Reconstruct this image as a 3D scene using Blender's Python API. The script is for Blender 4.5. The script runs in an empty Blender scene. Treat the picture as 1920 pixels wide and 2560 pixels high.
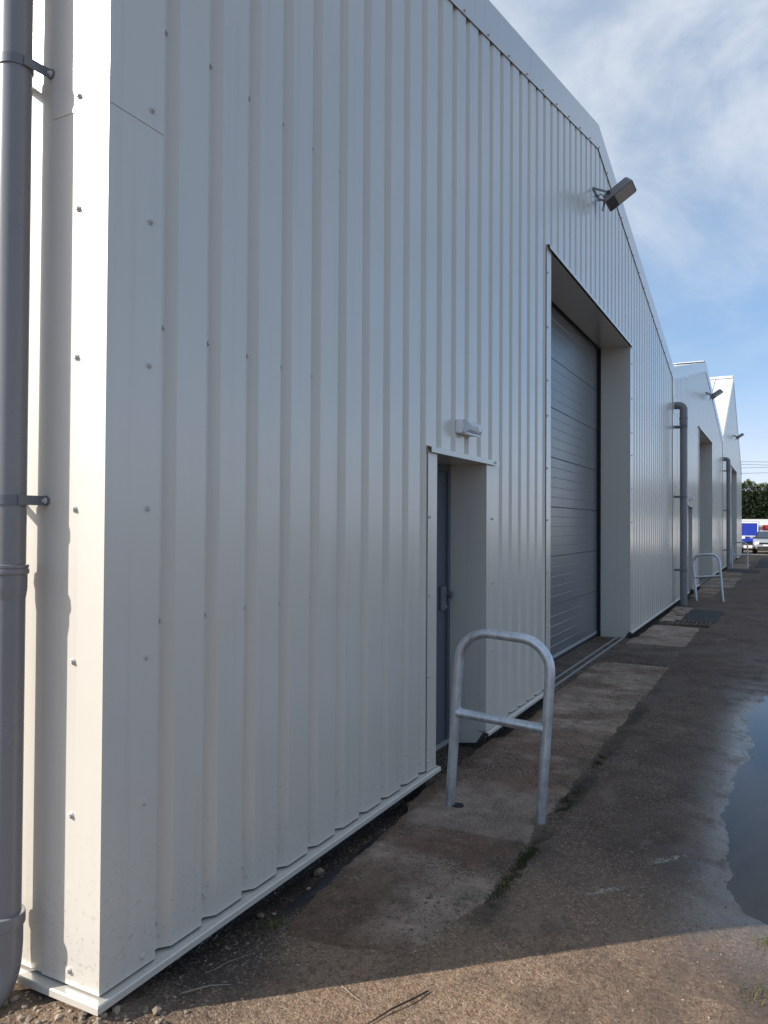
import bpy, bmesh, math, random
from mathutils import Vector, Matrix, noise

SC = bpy.context.scene
COL = SC.collection
random.seed(7)

# ------------------------------------------------------------------ camera
F_PX, W_PX = 1923.0, 1920.0
YAW, PITCH, ROLL = 0.47753, 0.01584, 0.005745
CAM = Vector((0.0, -1.9505, 1.60))
fwd = Vector((math.cos(YAW) * math.cos(PITCH), math.sin(YAW) * math.cos(PITCH), math.sin(PITCH)))
rgt = fwd.cross(Vector((0, 0, 1))).normalized()
upv = rgt.cross(fwd)
r2 = math.cos(ROLL) * rgt + math.sin(ROLL) * upv
u2 = -math.sin(ROLL) * rgt + math.cos(ROLL) * upv
cam_data = bpy.data.cameras.new('camera')
cam_data.sensor_fit = 'HORIZONTAL'
cam_data.sensor_width = 36.0
cam_data.lens = F_PX / W_PX * 36.0
cam_data.clip_start = 0.05
cam_data.clip_end = 3000
cam = bpy.data.objects.new('camera', cam_data)
cam.matrix_world = Matrix(((r2.x, u2.x, -fwd.x, CAM.x), (r2.y, u2.y, -fwd.y, CAM.y),
                           (r2.z, u2.z, -fwd.z, CAM.z), (0, 0, 0, 1)))
COL.objects.link(cam)
SC.camera = cam

# ------------------------------------------------------------------ sky and sun
SUN_EL = math.radians(31.0)
SUN_H = Vector((-0.67, 0.742, 0)).normalized()
SUN_ROT = math.atan2(SUN_H.x, SUN_H.y)
SKY_STRENGTH, SUN_STRENGTH, EXPOSURE = 0.098, 2.4, 1.45

world = bpy.data.worlds.new('World')
SC.world = world
world.use_nodes = True


class NT:
    """small wrapper for building node trees"""
    def __init__(self, tree):
        self.t = tree

    def n(self, kind, ins=None, **props):
        nd = self.t.nodes.new(kind)
        for k, v in props.items():
            setattr(nd, k, v)
        for k, v in (ins or {}).items():
            if isinstance(v, bpy.types.NodeSocket):
                self.t.links.new(v, nd.inputs[k])
            else:
                nd.inputs[k].default_value = v
        return nd

    def math(self, op, a, b=0.0, clamp=False):
        return self.n('ShaderNodeMath', {0: a, 1: b}, operation=op, use_clamp=clamp).outputs[0]

    def mix(self, fac, a, b, blend='MIX'):
        nd = self.t.nodes.new('ShaderNodeMix')
        nd.data_type = 'RGBA'
        nd.blend_type = blend
        for s, v in ((nd.inputs[0], fac), (nd.inputs[6], a), (nd.inputs[7], b)):
            if isinstance(v, bpy.types.NodeSocket):
                self.t.links.new(v, s)
            else:
                s.default_value = float(v) if isinstance(v, (int, float)) else (tuple(v) + (1,))[:4]
        return nd.outputs[2]

    def noise(self, vec, scale, detail=4, rough=.55, dist=0.0):
        return self.n('ShaderNodeTexNoise', {'Vector': vec, 'Scale': scale, 'Detail': detail,
                                             'Roughness': rough, 'Distortion': dist}).outputs['Fac']

    def ramp(self, fac, lo, hi, a=0.0, b=1.0):
        return self.n('ShaderNodeMapRange', {'Value': fac, 'From Min': lo, 'From Max': hi,
                                             'To Min': a, 'To Max': b}, interpolation_type='SMOOTHSTEP').outputs[0]

    def vscale(self, vec, s):
        return self.n('ShaderNodeVectorMath', {0: vec, 1: s}, operation='MULTIPLY').outputs[0]

    def link(self, a, b):
        self.t.links.new(a, b)


wt = world.node_tree
CLOUD_SEED = 3.7
wt.nodes.clear()
W = NT(wt)
sky = W.n('ShaderNodeTexSky', sky_type='NISHITA', sun_disc=False, sun_elevation=SUN_EL, sun_rotation=SUN_ROT,
          altitude=30.0, air_density=1.0, dust_density=0.7, ozone_density=3.0)
co = W.n('ShaderNodeTexCoord').outputs['Generated']
sep = W.n('ShaderNodeSeparateXYZ', {0: co})
lift = W.n('ShaderNodeCombineXYZ', {0: sep.outputs[0], 1: sep.outputs[1], 2: W.math('ADD', W.math('MULTIPLY', W.math('MAXIMUM', sep.outputs[2], 0.0), 0.85), 0.24)})
W.link(W.n('ShaderNodeVectorMath', {0: lift.outputs[0]}, operation='NORMALIZE').outputs[0], sky.inputs[0])
den = W.math('ADD', W.math('MAXIMUM', sep.outputs[2], 0.0), 0.22)
pl = W.n('ShaderNodeCombineXYZ', {0: W.math('DIVIDE', sep.outputs[0], den), 1: W.math('DIVIDE', sep.outputs[1], den), 2: CLOUD_SEED})
warp = W.noise(pl.outputs[0], 0.9, 2, .4)
pl2 = W.n('ShaderNodeVectorMath', {0: pl.outputs[0], 1: W.n('ShaderNodeCombineXYZ', {0: warp, 1: W.math('MULTIPLY', warp, -.6), 2: 0.0}).outputs[0]}, operation='ADD').outputs[0]
big = W.noise(pl2, 0.75, 3, .5)
fine = W.noise(W.vscale(pl2, (1.0, 1.25, 1.0)), 3.0, 8, .6, .08)
cl = W.math('ADD', W.math('MULTIPLY', big, 0.74), W.math('MULTIPLY', fine, 0.26))
mask = W.ramp(cl, 0.39, 0.62)
mask = W.math('MULTIPLY', mask, W.ramp(sep.outputs[2], 0.14, 0.44, 0.10, 0.86))
CLOUD_LO, CLOUD_HI = (2.0, 2.35, 3.1), (2.8, 3.1, 3.8)
cloudcol = W.mix(W.ramp(fine, .35, .65), CLOUD_LO, CLOUD_HI)
hazy = W.mix(W.ramp(sep.outputs[2], 0.20, 0.0, 0.0, 0.85), sky.outputs[0], (3.3, 3.5, 4.2))
mixed = W.mix(mask, hazy, cloudcol)
mixed = W.mix(1.0, mixed, (1.03, 1.0, 0.90), 'MULTIPLY')
bg = W.n('ShaderNodeBackground', {'Color': mixed, 'Strength': SKY_STRENGTH})
W.link(bg.outputs[0], W.n('ShaderNodeOutputWorld').inputs[0])

sun_data = bpy.data.lights.new('sun', 'SUN')
sun_data.energy = SUN_STRENGTH
sun_data.angle = math.radians(0.53)
sun_data.color = (1.0, 0.96, 0.90)
sun = bpy.data.objects.new('sun', sun_data)
to_sun = Vector((SUN_H.x * math.cos(SUN_EL), SUN_H.y * math.cos(SUN_EL), math.sin(SUN_EL)))
sun.rotation_euler = to_sun.to_track_quat('Z', 'Y').to_euler()
sun.location = (-20, 20, 30)
COL.objects.link(sun)

SC.view_settings.view_transform = 'Standard'
SC.view_settings.look = 'None'
SC.view_settings.gamma = 1.0
SC.view_settings.use_curve_mapping = False
SC.view_settings.exposure = EXPOSURE
SC.render.engine = 'CYCLES'
SC.cycles.max_bounces = 8


# ------------------------------------------------------------------ materials
def new_mat(name):
    m = bpy.data.materials.new(name)
    m.use_nodes = True
    m.node_tree.nodes.clear()
    t = NT(m.node_tree)
    p = t.n('ShaderNodeBsdfPrincipled')
    o = t.n('ShaderNodeOutputMaterial')
    t.link(p.outputs[0], o.inputs[0])
    t.p, t.o = p, o
    t.co = t.n('ShaderNodeTexCoord').outputs['Object']
    t.pos = t.n('ShaderNodeNewGeometry').outputs['Position']
    return m, t


def setp(t, **kw):
    names = {'color': 'Base Color', 'rough': 'Roughness', 'metal': 'Metallic', 'normal': 'Normal', 'spec': 'Specular IOR Level',
             'trans': 'Transmission Weight', 'alpha': 'Alpha', 'ior': 'IOR', 'coat': 'Coat Weight', 'coat_rough': 'Coat Roughness'}
    for k, v in kw.items():
        s = t.p.inputs[names[k]]
        if isinstance(v, bpy.types.NodeSocket):
            t.link(v, s)
        else:
            s.default_value = tuple(v) + (1,) if k == 'color' and len(v) == 3 else v


def bump(t, h, strength=.3, dist=.01, normal=None):
    ins = {'Height': h, 'Strength': strength, 'Distance': dist}
    if normal is not None:
        ins['Normal'] = normal
    return t.n('ShaderNodeBump', ins).outputs[0]


def painted(name, col, rough=.36, var=.04, wave=.25, dirt=.0, spec=.5, metal=0.0, coat=0.0):
    m, t = new_mat(name)
    a = t.noise(t.pos, 1.3, 4)
    c = t.mix(t.ramp(a, .3, .7), [x * (1 - var) for x in col], [min(1, x * (1 + var)) for x in col])
    if dirt:
        z = t.n('ShaderNodeSeparateXYZ', {0: t.pos}).outputs[2]
        streak = t.noise(t.vscale(t.pos, (14, 14, .5)), 1.0, 4, .6)
        spots = t.noise(t.pos, 60, 3, .6)
        low = t.ramp(z, .75, .02)
        f = t.math('MULTIPLY', t.math('ADD', t.math('MULTIPLY', t.ramp(streak, .5, .8), .25),
                                      t.math('MULTIPLY', low, t.math('MULTIPLY', t.ramp(spots, .55, .75), .8))), dirt)
        c = t.mix(f, c, (.14, .115, .09))
    r = t.math('ADD', t.math('MULTIPLY', t.noise(t.pos, 2.2, 5), .14), rough - .07)
    w = t.noise(t.vscale(t.pos, (1.6, 1.6, .9)), 1.0, 2, .4)
    g = t.noise(t.pos, 420, 2, .5)
    nrm = bump(t, w, wave, .02)
    nrm = bump(t, g, .025, .002, nrm)
    setp(t, color=c, rough=r, normal=nrm, spec=spec, metal=metal, coat=coat, coat_rough=.2)
    return m


M = {}
M['clad'] = painted('cladding grey', (.620, .575, .500), .42, .02, .05, .5, .5, .08, .9)
M['flash'] = painted('flashing grey', (.620, .575, .500), .42, .02, .08, .5, .5, .08, .9)
M['drip'] = painted('drip flashing grey', (.63, .58, .50), .36, .03, .06, .2, .6, .3)
M['screw'] = painted('screw head grey', (.56, .54, .50), .4, .05, 0)
M['roof'] = painted('roof sheet', (.62, .62, .60), .45, .04, .05)
M['door'] = painted('slate blue door', (.088, .104, .130), .42, .05, .08, .5)
M['roller'] = painted('roller door grey', (.168, .178, .186), .30, .03, .05, 0, .7, .2)
M['pvc'] = painted('grey plastic pipe', (.205, .200, .205), .28, .04, .0, .35)
M['clip'] = painted('clip grey', (.14, .147, .165), .4, .05, 0)
M['lamp_body'] = painted('flood lamp body', (.25, .24, .245), .5, .05, 0)
M['lamp_dark'] = painted('flood lamp dark panel', (.03, .033, .045), .4, .05, 0)
M['white_plastic'] = painted('white plastic', (.88, .88, .88), .35, .03, 0)
M['rubber'] = painted('black rubber', (.012, .012, .013), .7, .1, 0)
M['liner'] = painted('dark liner', (.05, .05, .05), .8, .1, 0)
M['alu'] = painted('door edge aluminium', (.36, .36, .35), .45, .05, 0)


def glassy(name, col, rough, trans, ior=1.45):
    m, t = new_mat(name)
    setp(t, color=col, rough=rough, trans=trans, ior=ior)
    return m


M['lens'] = glassy('clear prismatic plastic', (.95, .97, 1.0), .06, .55)  # whitened and less clear: the plastic's gleam is put into its colour
M['lamp_glass'] = painted('lamp glass', (.52, .47, .43), .15, .05, 0)  # pale base paints the sunlit ground reflected in the glass
M['windscreen'] = painted('tinted glass', (.035, .05, .065), .05, .02, 0)


def galvanised():
    m, t = new_mat('galvanised steel')
    v = t.n('ShaderNodeTexVoronoi', {'Vector': t.vscale(t.co, (1, 1, .6)), 'Scale': 42.0}).outputs['Color']
    vv = t.n('ShaderNodeSeparateXYZ', {0: v}).outputs[0]
    n = t.noise(t.co, 9, 6, .65)
    f = t.math('ADD', t.math('MULTIPLY', vv, .2), t.math('MULTIPLY', n, .8))
    c = t.mix(t.ramp(f, .25, .75), (.50, .535, .56), (.66, .69, .71))
    drip = t.ramp(t.noise(t.vscale(t.co, (55, 55, 5)), 1, 4, .6), .52, .72)
    c = t.mix(t.math('MULTIPLY', drip, .5), c, (.28, .29, .30))
    setp(t, color=c, metal=.85, rough=t.ramp(f, .2, .8, .34, .52),
         normal=bump(t, t.noise(t.co, 70, 4, .6), .18, .004))
    return m


M['galv'] = galvanised()


def ground_mat():
    m, t = new_mat('asphalt yard')
    s = t.n('ShaderNodeSeparateXYZ', {0: t.pos})
    x, y = s.outputs[0], s.outputs[1]
    large = t.noise(t.pos, .8, 5, .6)
    mid = t.noise(t.pos, 4.5, 6, .62)
    fine = t.noise(t.pos, 34, 5, .65)
    vor = t.n('ShaderNodeTexVoronoi', {'Vector': t.pos, 'Scale': 130.0})
    vd, vc = vor.outputs['Distance'], t.n('ShaderNodeSeparateXYZ', {0: vor.outputs['Color']}).outputs[0]
    vor2 = t.n('ShaderNodeTexVoronoi', {'Vector': t.pos, 'Scale': 210.0})
    vc2 = t.n('ShaderNodeSeparateXYZ', {0: vor2.outputs['Color']}).outputs[1]
    # asphalt to muddy grit, muddier close to the building corner
    c = t.mix(t.ramp(mid, .3, .7), (.088, .056, .036), (.150, .098, .066))
    mud = t.math('ADD', t.ramp(x, 5.2, 1.9), t.math('MULTIPLY', t.math('SUBTRACT', large, .5), 1.1))
    c = t.mix(t.ramp(mud, .2, .95), c, t.mix(t.ramp(fine, .3, .7), (.15, .088, .048), (.40, .265, .165)))
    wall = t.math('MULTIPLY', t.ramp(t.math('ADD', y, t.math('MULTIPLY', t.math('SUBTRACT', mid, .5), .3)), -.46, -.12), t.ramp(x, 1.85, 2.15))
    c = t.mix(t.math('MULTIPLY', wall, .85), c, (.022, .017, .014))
    c = t.mix(t.math('MULTIPLY', t.ramp(fine, .35, .75), .45), c, (.055, .038, .028))
    # grit
    c = t.mix(t.math('MULTIPLY', t.ramp(vc, .80, .97), t.math('MULTIPLY', t.ramp(large, .25, .6), .8)), c, (.40, .30, .215))
    c = t.mix(t.math('MULTIPLY', t.ramp(vc2, .25, .05), .5), c, (.026, .018, .014))
    c = t.mix(t.math('MULTIPLY', t.ramp(vc2, .85, 1.0), .6), c, (.36, .27, .195))
    pat = t.noise(t.pos, 1.9, 6, .62)
    c = t.mix(t.math('MULTIPLY', t.ramp(pat, .48, .62), .40), c, (.048, .033, .024))
    c = t.mix(t.math('MULTIPLY', t.ramp(t.noise(t.vscale(t.pos, (1.3, 2.6, 1)), 1.4, 7, .7), .56, .66), .38), c, (.26, .19, .135))
    # pale scuffs and dried cement smears, drawn out along the yard
    sm = t.noise(t.vscale(t.pos, (2.4, 9, 1)), 1.0, 5, .6)
    c = t.mix(t.math('MULTIPLY', t.ramp(sm, .66, .76), t.math('MULTIPLY', t.ramp(mid, .35, .6), .5)), c, (.34, .30, .255))
    # grime and algae in the joint beside the slabs
    jw = t.math('ADD', y, t.math('MULTIPLY', t.math('SUBTRACT', t.noise(t.pos, 6, 5, .65), .5), .12))
    joint = t.math('MULTIPLY', t.ramp(t.math('ABSOLUTE', t.math('ADD', jw, .865)), .075, .02), t.math('MULTIPLY', t.math('MULTIPLY', t.ramp(x, 2.7, 3.1), t.ramp(x, 10, 6.5)), t.ramp(t.noise(t.vscale(t.pos, (1, .2, 1)), 2.3, 4, .6), .40, .60)))
    c = t.mix(t.math('MULTIPLY', joint, .78), c, t.mix(fine, (.020, .017, .010), (.045, .036, .018)))
    # two fresh scrapes
    for (px, py, ang, ln, wd) in ((3.93, -1.46, -.70, .13, .026), (3.47, -1.26, -.75, .12, .020)):
        wv = t.math('MULTIPLY', t.math('SUBTRACT', t.noise(t.pos, 26, 4, .6), .5), .10)
        dx, dy = t.math('SUBTRACT', t.math('ADD', x, wv), px), t.math('SUBTRACT', t.math('SUBTRACT', y, wv), py)
        ca, sa = math.cos(ang), math.sin(ang)
        al = t.math('ADD', t.math('MULTIPLY', dx, ca), t.math('MULTIPLY', dy, sa))
        ac = t.math('ADD', t.math('MULTIPLY', dx, -sa), t.math('MULTIPLY', dy, ca))
        q = t.math('ADD', t.math('POWER', t.math('ABSOLUTE', t.math('DIVIDE', al, ln)), 2.0),
                   t.math('POWER', t.math('ABSOLUTE', t.math('DIVIDE', ac, wd)), 2.0))
        k = t.math('MULTIPLY', t.ramp(q, 1.3, .2), t.ramp(fine, .44, .56))
        c = t.mix(t.math('MULTIPLY', k, .75), c, (.46, .42, .36))
    # unseen yard paled to bounce warm light on the wall; far end pale concrete
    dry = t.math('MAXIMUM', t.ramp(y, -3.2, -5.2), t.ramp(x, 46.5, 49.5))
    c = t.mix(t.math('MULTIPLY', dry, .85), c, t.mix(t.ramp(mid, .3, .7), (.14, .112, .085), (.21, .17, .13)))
    wet = t.math('MULTIPLY', t.ramp(y, -1.05, -1.75), t.ramp(t.math('ADD', mid, t.math('MULTIPLY', large, .5)), .45, .85))
    wet = t.math('MULTIPLY', wet, t.ramp(x, 14, 7))
    film = t.math('MULTIPLY', t.ramp(t.math('ADD', y, t.math('MULTIPLY', t.math('SUBTRACT', mid, .5), .35)), -1.38, -1.70), t.math('MULTIPLY', t.ramp(x, 9, 7), t.ramp(x, 2.9, 3.3)))
    damp = t.math('MULTIPLY', t.ramp(large, .5, .62), .35)
    wetall = t.math('MAXIMUM', wet, damp)
    c = t.mix(t.math('MULTIPLY', wetall, .5), c, (.035, .03, .028))
    h = t.math('ADD', t.math('MULTIPLY', t.math('SUBTRACT', 1.0, vd), .22),
               t.math('ADD', t.math('MULTIPLY', fine, 1.0), t.math('ADD', t.math('MULTIPLY', vc2, .2), t.math('MULTIPLY', mid, 2.5))))
    bs = t.math('SUBTRACT', t.math('SUBTRACT', .75, t.math('MULTIPLY', wet, .40)), t.math('MULTIPLY', film, .30))
    nb = t.n('ShaderNodeBump', {'Height': h, 'Strength': bs, 'Distance': .014}).outputs[0]
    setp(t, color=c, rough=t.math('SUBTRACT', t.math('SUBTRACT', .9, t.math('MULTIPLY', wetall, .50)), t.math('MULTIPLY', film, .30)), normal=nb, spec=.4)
    return m


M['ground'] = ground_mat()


def concrete_mat(name, lo, hi, stain, moss=.6, near=False):
    m, t = new_mat(name)
    s = t.n('ShaderNodeSeparateXYZ', {0: t.pos})
    x, y = s.outputs[0], s.outputs[1]
    rnd = t.n('ShaderNodeObjectInfo').outputs['Random']
    p = t.n('ShaderNodeVectorMath', {0: t.pos, 1: t.n('ShaderNodeCombineXYZ', {0: t.math('MULTIPLY', rnd, 9), 1: 0.0, 2: 0.0}).outputs[0]}, operation='ADD').outputs[0]
    big = t.noise(t.vscale(p, (1.9, 1.1, 1)), 1.0, 4, .6)
    mid = t.noise(p, 6, 7, .66)
    fine = t.noise(p, 45, 5, .65)
    vor = t.n('ShaderNodeTexVoronoi', {'Vector': p, 'Scale': 85.0})
    vc = t.n('ShaderNodeSeparateXYZ', {0: vor.outputs['Color']}).outputs[0]
    c = t.mix(t.ramp(mid, .32, .68), lo, hi)
    c = t.mix(t.math('MULTIPLY', t.ramp(big, .40, .62), .80), c, t.mix(t.ramp(fine, .3, .7), stain, [v * 1.9 for v in stain]))
    c = t.mix(t.math('MULTIPLY', t.ramp(t.noise(p, 2.6, 6, .7), .54, .70), .7), c, (.052, .043, .037))
    worn = t.ramp(t.noise(p, 2.9, 6, .72), .47, .60)
    agg = t.math('MULTIPLY', t.ramp(vc, .55, .9), worn)
    c = t.mix(t.math('MULTIPLY', agg, .8), c, (.50, .39, .295))
    c = t.mix(t.math('MULTIPLY', t.ramp(fine, .54, .68), .75), c, (.045, .032, .024))
    pit = t.n('ShaderNodeTexVoronoi', {'Vector': p, 'Scale': 190.0}).outputs['Color']
    pit = t.n('ShaderNodeSeparateXYZ', {0: pit}).outputs[2]
    c = t.mix(t.math('MULTIPLY', t.ramp(pit, .20, .02), .55), c, (.03, .022, .017))
    c = t.mix(t.math('MULTIPLY', t.ramp(pit, .86, 1.0), t.math('MULTIPLY', t.ramp(big, .65, .4), .55)), c, (.52, .42, .32))
    if near:
        wob = t.math('MULTIPLY', t.math('SUBTRACT', t.noise(t.pos, 5, 6, .65), .5), .55)
        xw, yw = t.math('ADD', x, wob), t.math('ADD', y, t.math('MULTIPLY', wob, .7))
        soil = t.mix(t.ramp(fine, .3, .7), (.085, .048, .028), (.19, .115, .068))
        d1 = t.math('MULTIPLY', t.ramp(xw, 3.45, 2.95), t.ramp(yw, -.66, -.42))
        d2 = t.ramp(xw, 2.72, 2.55)
        d3 = t.math('MULTIPLY', t.ramp(yw, -.22, -.08), t.ramp(xw, 7.5, 6.5))
        pad = t.math('MULTIPLY', t.ramp(xw, 3.66, 3.80), t.ramp(xw, 4.62, 4.42))
        c = t.mix(t.math('MULTIPLY', pad, .75), c, t.mix(t.ramp(mid, .3, .7), (.27, .195, .15), (.38, .285, .225)))
        red = t.math('MULTIPLY', t.ramp(xw, 3.36, 3.50), t.ramp(xw, 3.80, 3.66))
        c = t.mix(t.math('MULTIPLY', red, .5), c, (.115, .056, .037))
        c = t.mix(t.math('MULTIPLY', t.math('MAXIMUM', t.math('MAXIMUM', d1, d2), d3), .86), c, soil)
        speck = t.math('MULTIPLY', t.ramp(vc, .80, .95), t.ramp(t.noise(p, 9, 4, .6), .45, .6))
        c = t.mix(t.math('MULTIPLY', speck, .6), c, (.30, .245, .185))
    edge = t.math('MULTIPLY', t.ramp(y, -.60, -.80), t.ramp(mid, .42, .62))
    c = t.mix(t.math('MULTIPLY', edge, moss), c, (.045, .050, .022))
    h = t.math('ADD', t.math('ADD', t.math('MULTIPLY', mid, 2.0), fine), t.math('MULTIPLY', t.math('MULTIPLY', vor.outputs['Distance'], worn), -1.4))
    setp(t, color=c, rough=.88, normal=bump(t, h, 1.0, .016), spec=.3)
    return m


M['concrete'] = concrete_mat('weathered concrete', (.27, .185, .128), (.43, .31, .22), (.11, .062, .038))
M['concrete_near'] = concrete_mat('weathered concrete by the corner', (.34, .24, .17), (.52, .385, .285), (.13, .074, .046), .6, True)
M['concrete_pale'] = concrete_mat('pale concrete', (.37, .275, .205), (.52, .40, .305), (.16, .105, .07), .25)
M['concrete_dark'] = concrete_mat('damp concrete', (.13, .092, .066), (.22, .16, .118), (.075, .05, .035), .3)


def tarmac():
    m, t = new_mat('new tarmac')
    v = t.n('ShaderNodeTexVoronoi', {'Vector': t.pos, 'Scale': 130.0})
    n = t.noise(t.pos, 5, 5, .6)
    c = t.mix(t.ramp(n, .3, .7), (.024, .023, .026), (.05, .047, .048))
    setp(t, color=c, rough=.8, normal=bump(t, v.outputs['Distance'], .7, .01))
    return m


M['tarmac'] = tarmac()


def stone_mat():
    m, t = new_mat('rubble stone')
    rnd = t.n('ShaderNodeNewGeometry').outputs['Random Per Island']
    c = t.mix(rnd, (.08, .055, .036), (.40, .31, .22))
    n = t.noise(t.pos, 60, 5, .65)
    c = t.mix(t.math('MULTIPLY', t.ramp(n, .45, .7), .5), c, (.08, .06, .045))
    setp(t, color=c, rough=.9, normal=bump(t, n, .5, .006))
    return m


M['stone'] = stone_mat()


def leaf_mat(name, a, b):
    m, t = new_mat(name)
    rnd = t.n('ShaderNodeNewGeometry').outputs['Random Per Island']
    c = t.mix(rnd, a, b)
    setp(t, color=c, rough=.55, spec=.3)
    tr = t.n('ShaderNodeBsdfTranslucent', {'Color': t.mix(.5, c, (.10, .14, .02))})
    mx = t.n('ShaderNodeMixShader', {0: .2})
    t.link(t.p.outputs[0], mx.inputs[1])
    t.link(tr.outputs[0], mx.inputs[2])
    t.link(mx.outputs[0], t.o.inputs[0])
    return m


M['hedge'] = leaf_mat('conifer foliage', (.008, .014, .007), (.028, .042, .012))
M['hedge_lit_top'] = leaf_mat('conifer sunlit top leaves', (.06, .09, .02), (.14, .17, .04))  # paler leaf colour paints the sunlit highlights along the hedge top
M['grass'] = leaf_mat('grass blades', (.05, .07, .018), (.15, .17, .05))
M['straw'] = painted('dry straw', (.26, .215, .155), .8, .2, 0)
M['twig'] = painted('dark twig', (.03, .024, .018), .8, .2, 0)
M['moss'] = leaf_mat('moss', (.018, .022, .008), (.075, .082, .026))


def water():
    m, t = new_mat('standing water')
    n = bump(t, t.noise(t.pos, 7, 2, .4), .02, .01)
    fr = t.n('ShaderNodeFresnel', {'IOR': 1.33, 'Normal': n}).outputs[0]
    gl = t.n('ShaderNodeBsdfGlossy', {'Color': (1, 1, 1, 1), 'Roughness': .015, 'Normal': n})
    tr = t.n('ShaderNodeBsdfTransparent', {'Color': (.10, .095, .09, 1)})
    mx = t.n('ShaderNodeMixShader', {0: fr})
    t.link(tr.outputs[0], mx.inputs[1])
    t.link(gl.outputs[0], mx.inputs[2])
    t.link(mx.outputs[0], t.o.inputs[0])
    return m


M['water'] = water()


def car_paint(name, col, metal=.0):
    m, t = new_mat(name)
    setp(t, color=col, rough=.32, metal=metal, coat=.8, coat_rough=.05)
    return m


M['silver'] = car_paint('silver paint', (.46, .47, .48), .6)
M['white_paint'] = car_paint('white paint', (.74, .74, .73))
M['blue_paint'] = car_paint('blue paint', (.012, .03, .28))
M['red_paint'] = car_paint('red paint', (.42, .018, .014))
M['black_trim'] = painted('black trim', (.012, .012, .013), .5, .1, 0)
M['tyre'] = painted('tyre rubber', (.014, .014, .014), .85, .1, 0)
M['chrome'] = car_paint('bright metal', (.7, .7, .72), 1.0)
M['shed'] = painted('off white shed', (.60, .585, .55), .6, .05, 0)
M['cable'] = painted('black cable', (.02, .02, .022), .6, .1, 0)
M['plinth'] = concrete_mat('dark plinth', (.035, .03, .027), (.07, .06, .052), (.03, .025, .02), 0)


# ------------------------------------------------------------------ mesh helpers
ORG = {}          # object name -> origin its vertices are measured from


def origin_of(o):
    return ORG.get(o.name, Vector((0, 0, 0)))


def tag(o, label=None, cat=None, group=None, kind=None):
    if label:
        o['label'] = label
    if cat:
        o['category'] = cat
    if group:
        o['group'] = group
    if kind:
        o['kind'] = kind
    return o


def empty(name, loc):
    o = bpy.data.objects.new(name, None)
    o.empty_display_size = .2
    o.location = loc
    COL.objects.link(o)
    ORG[o.name] = Vector(loc)
    return o


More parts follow.
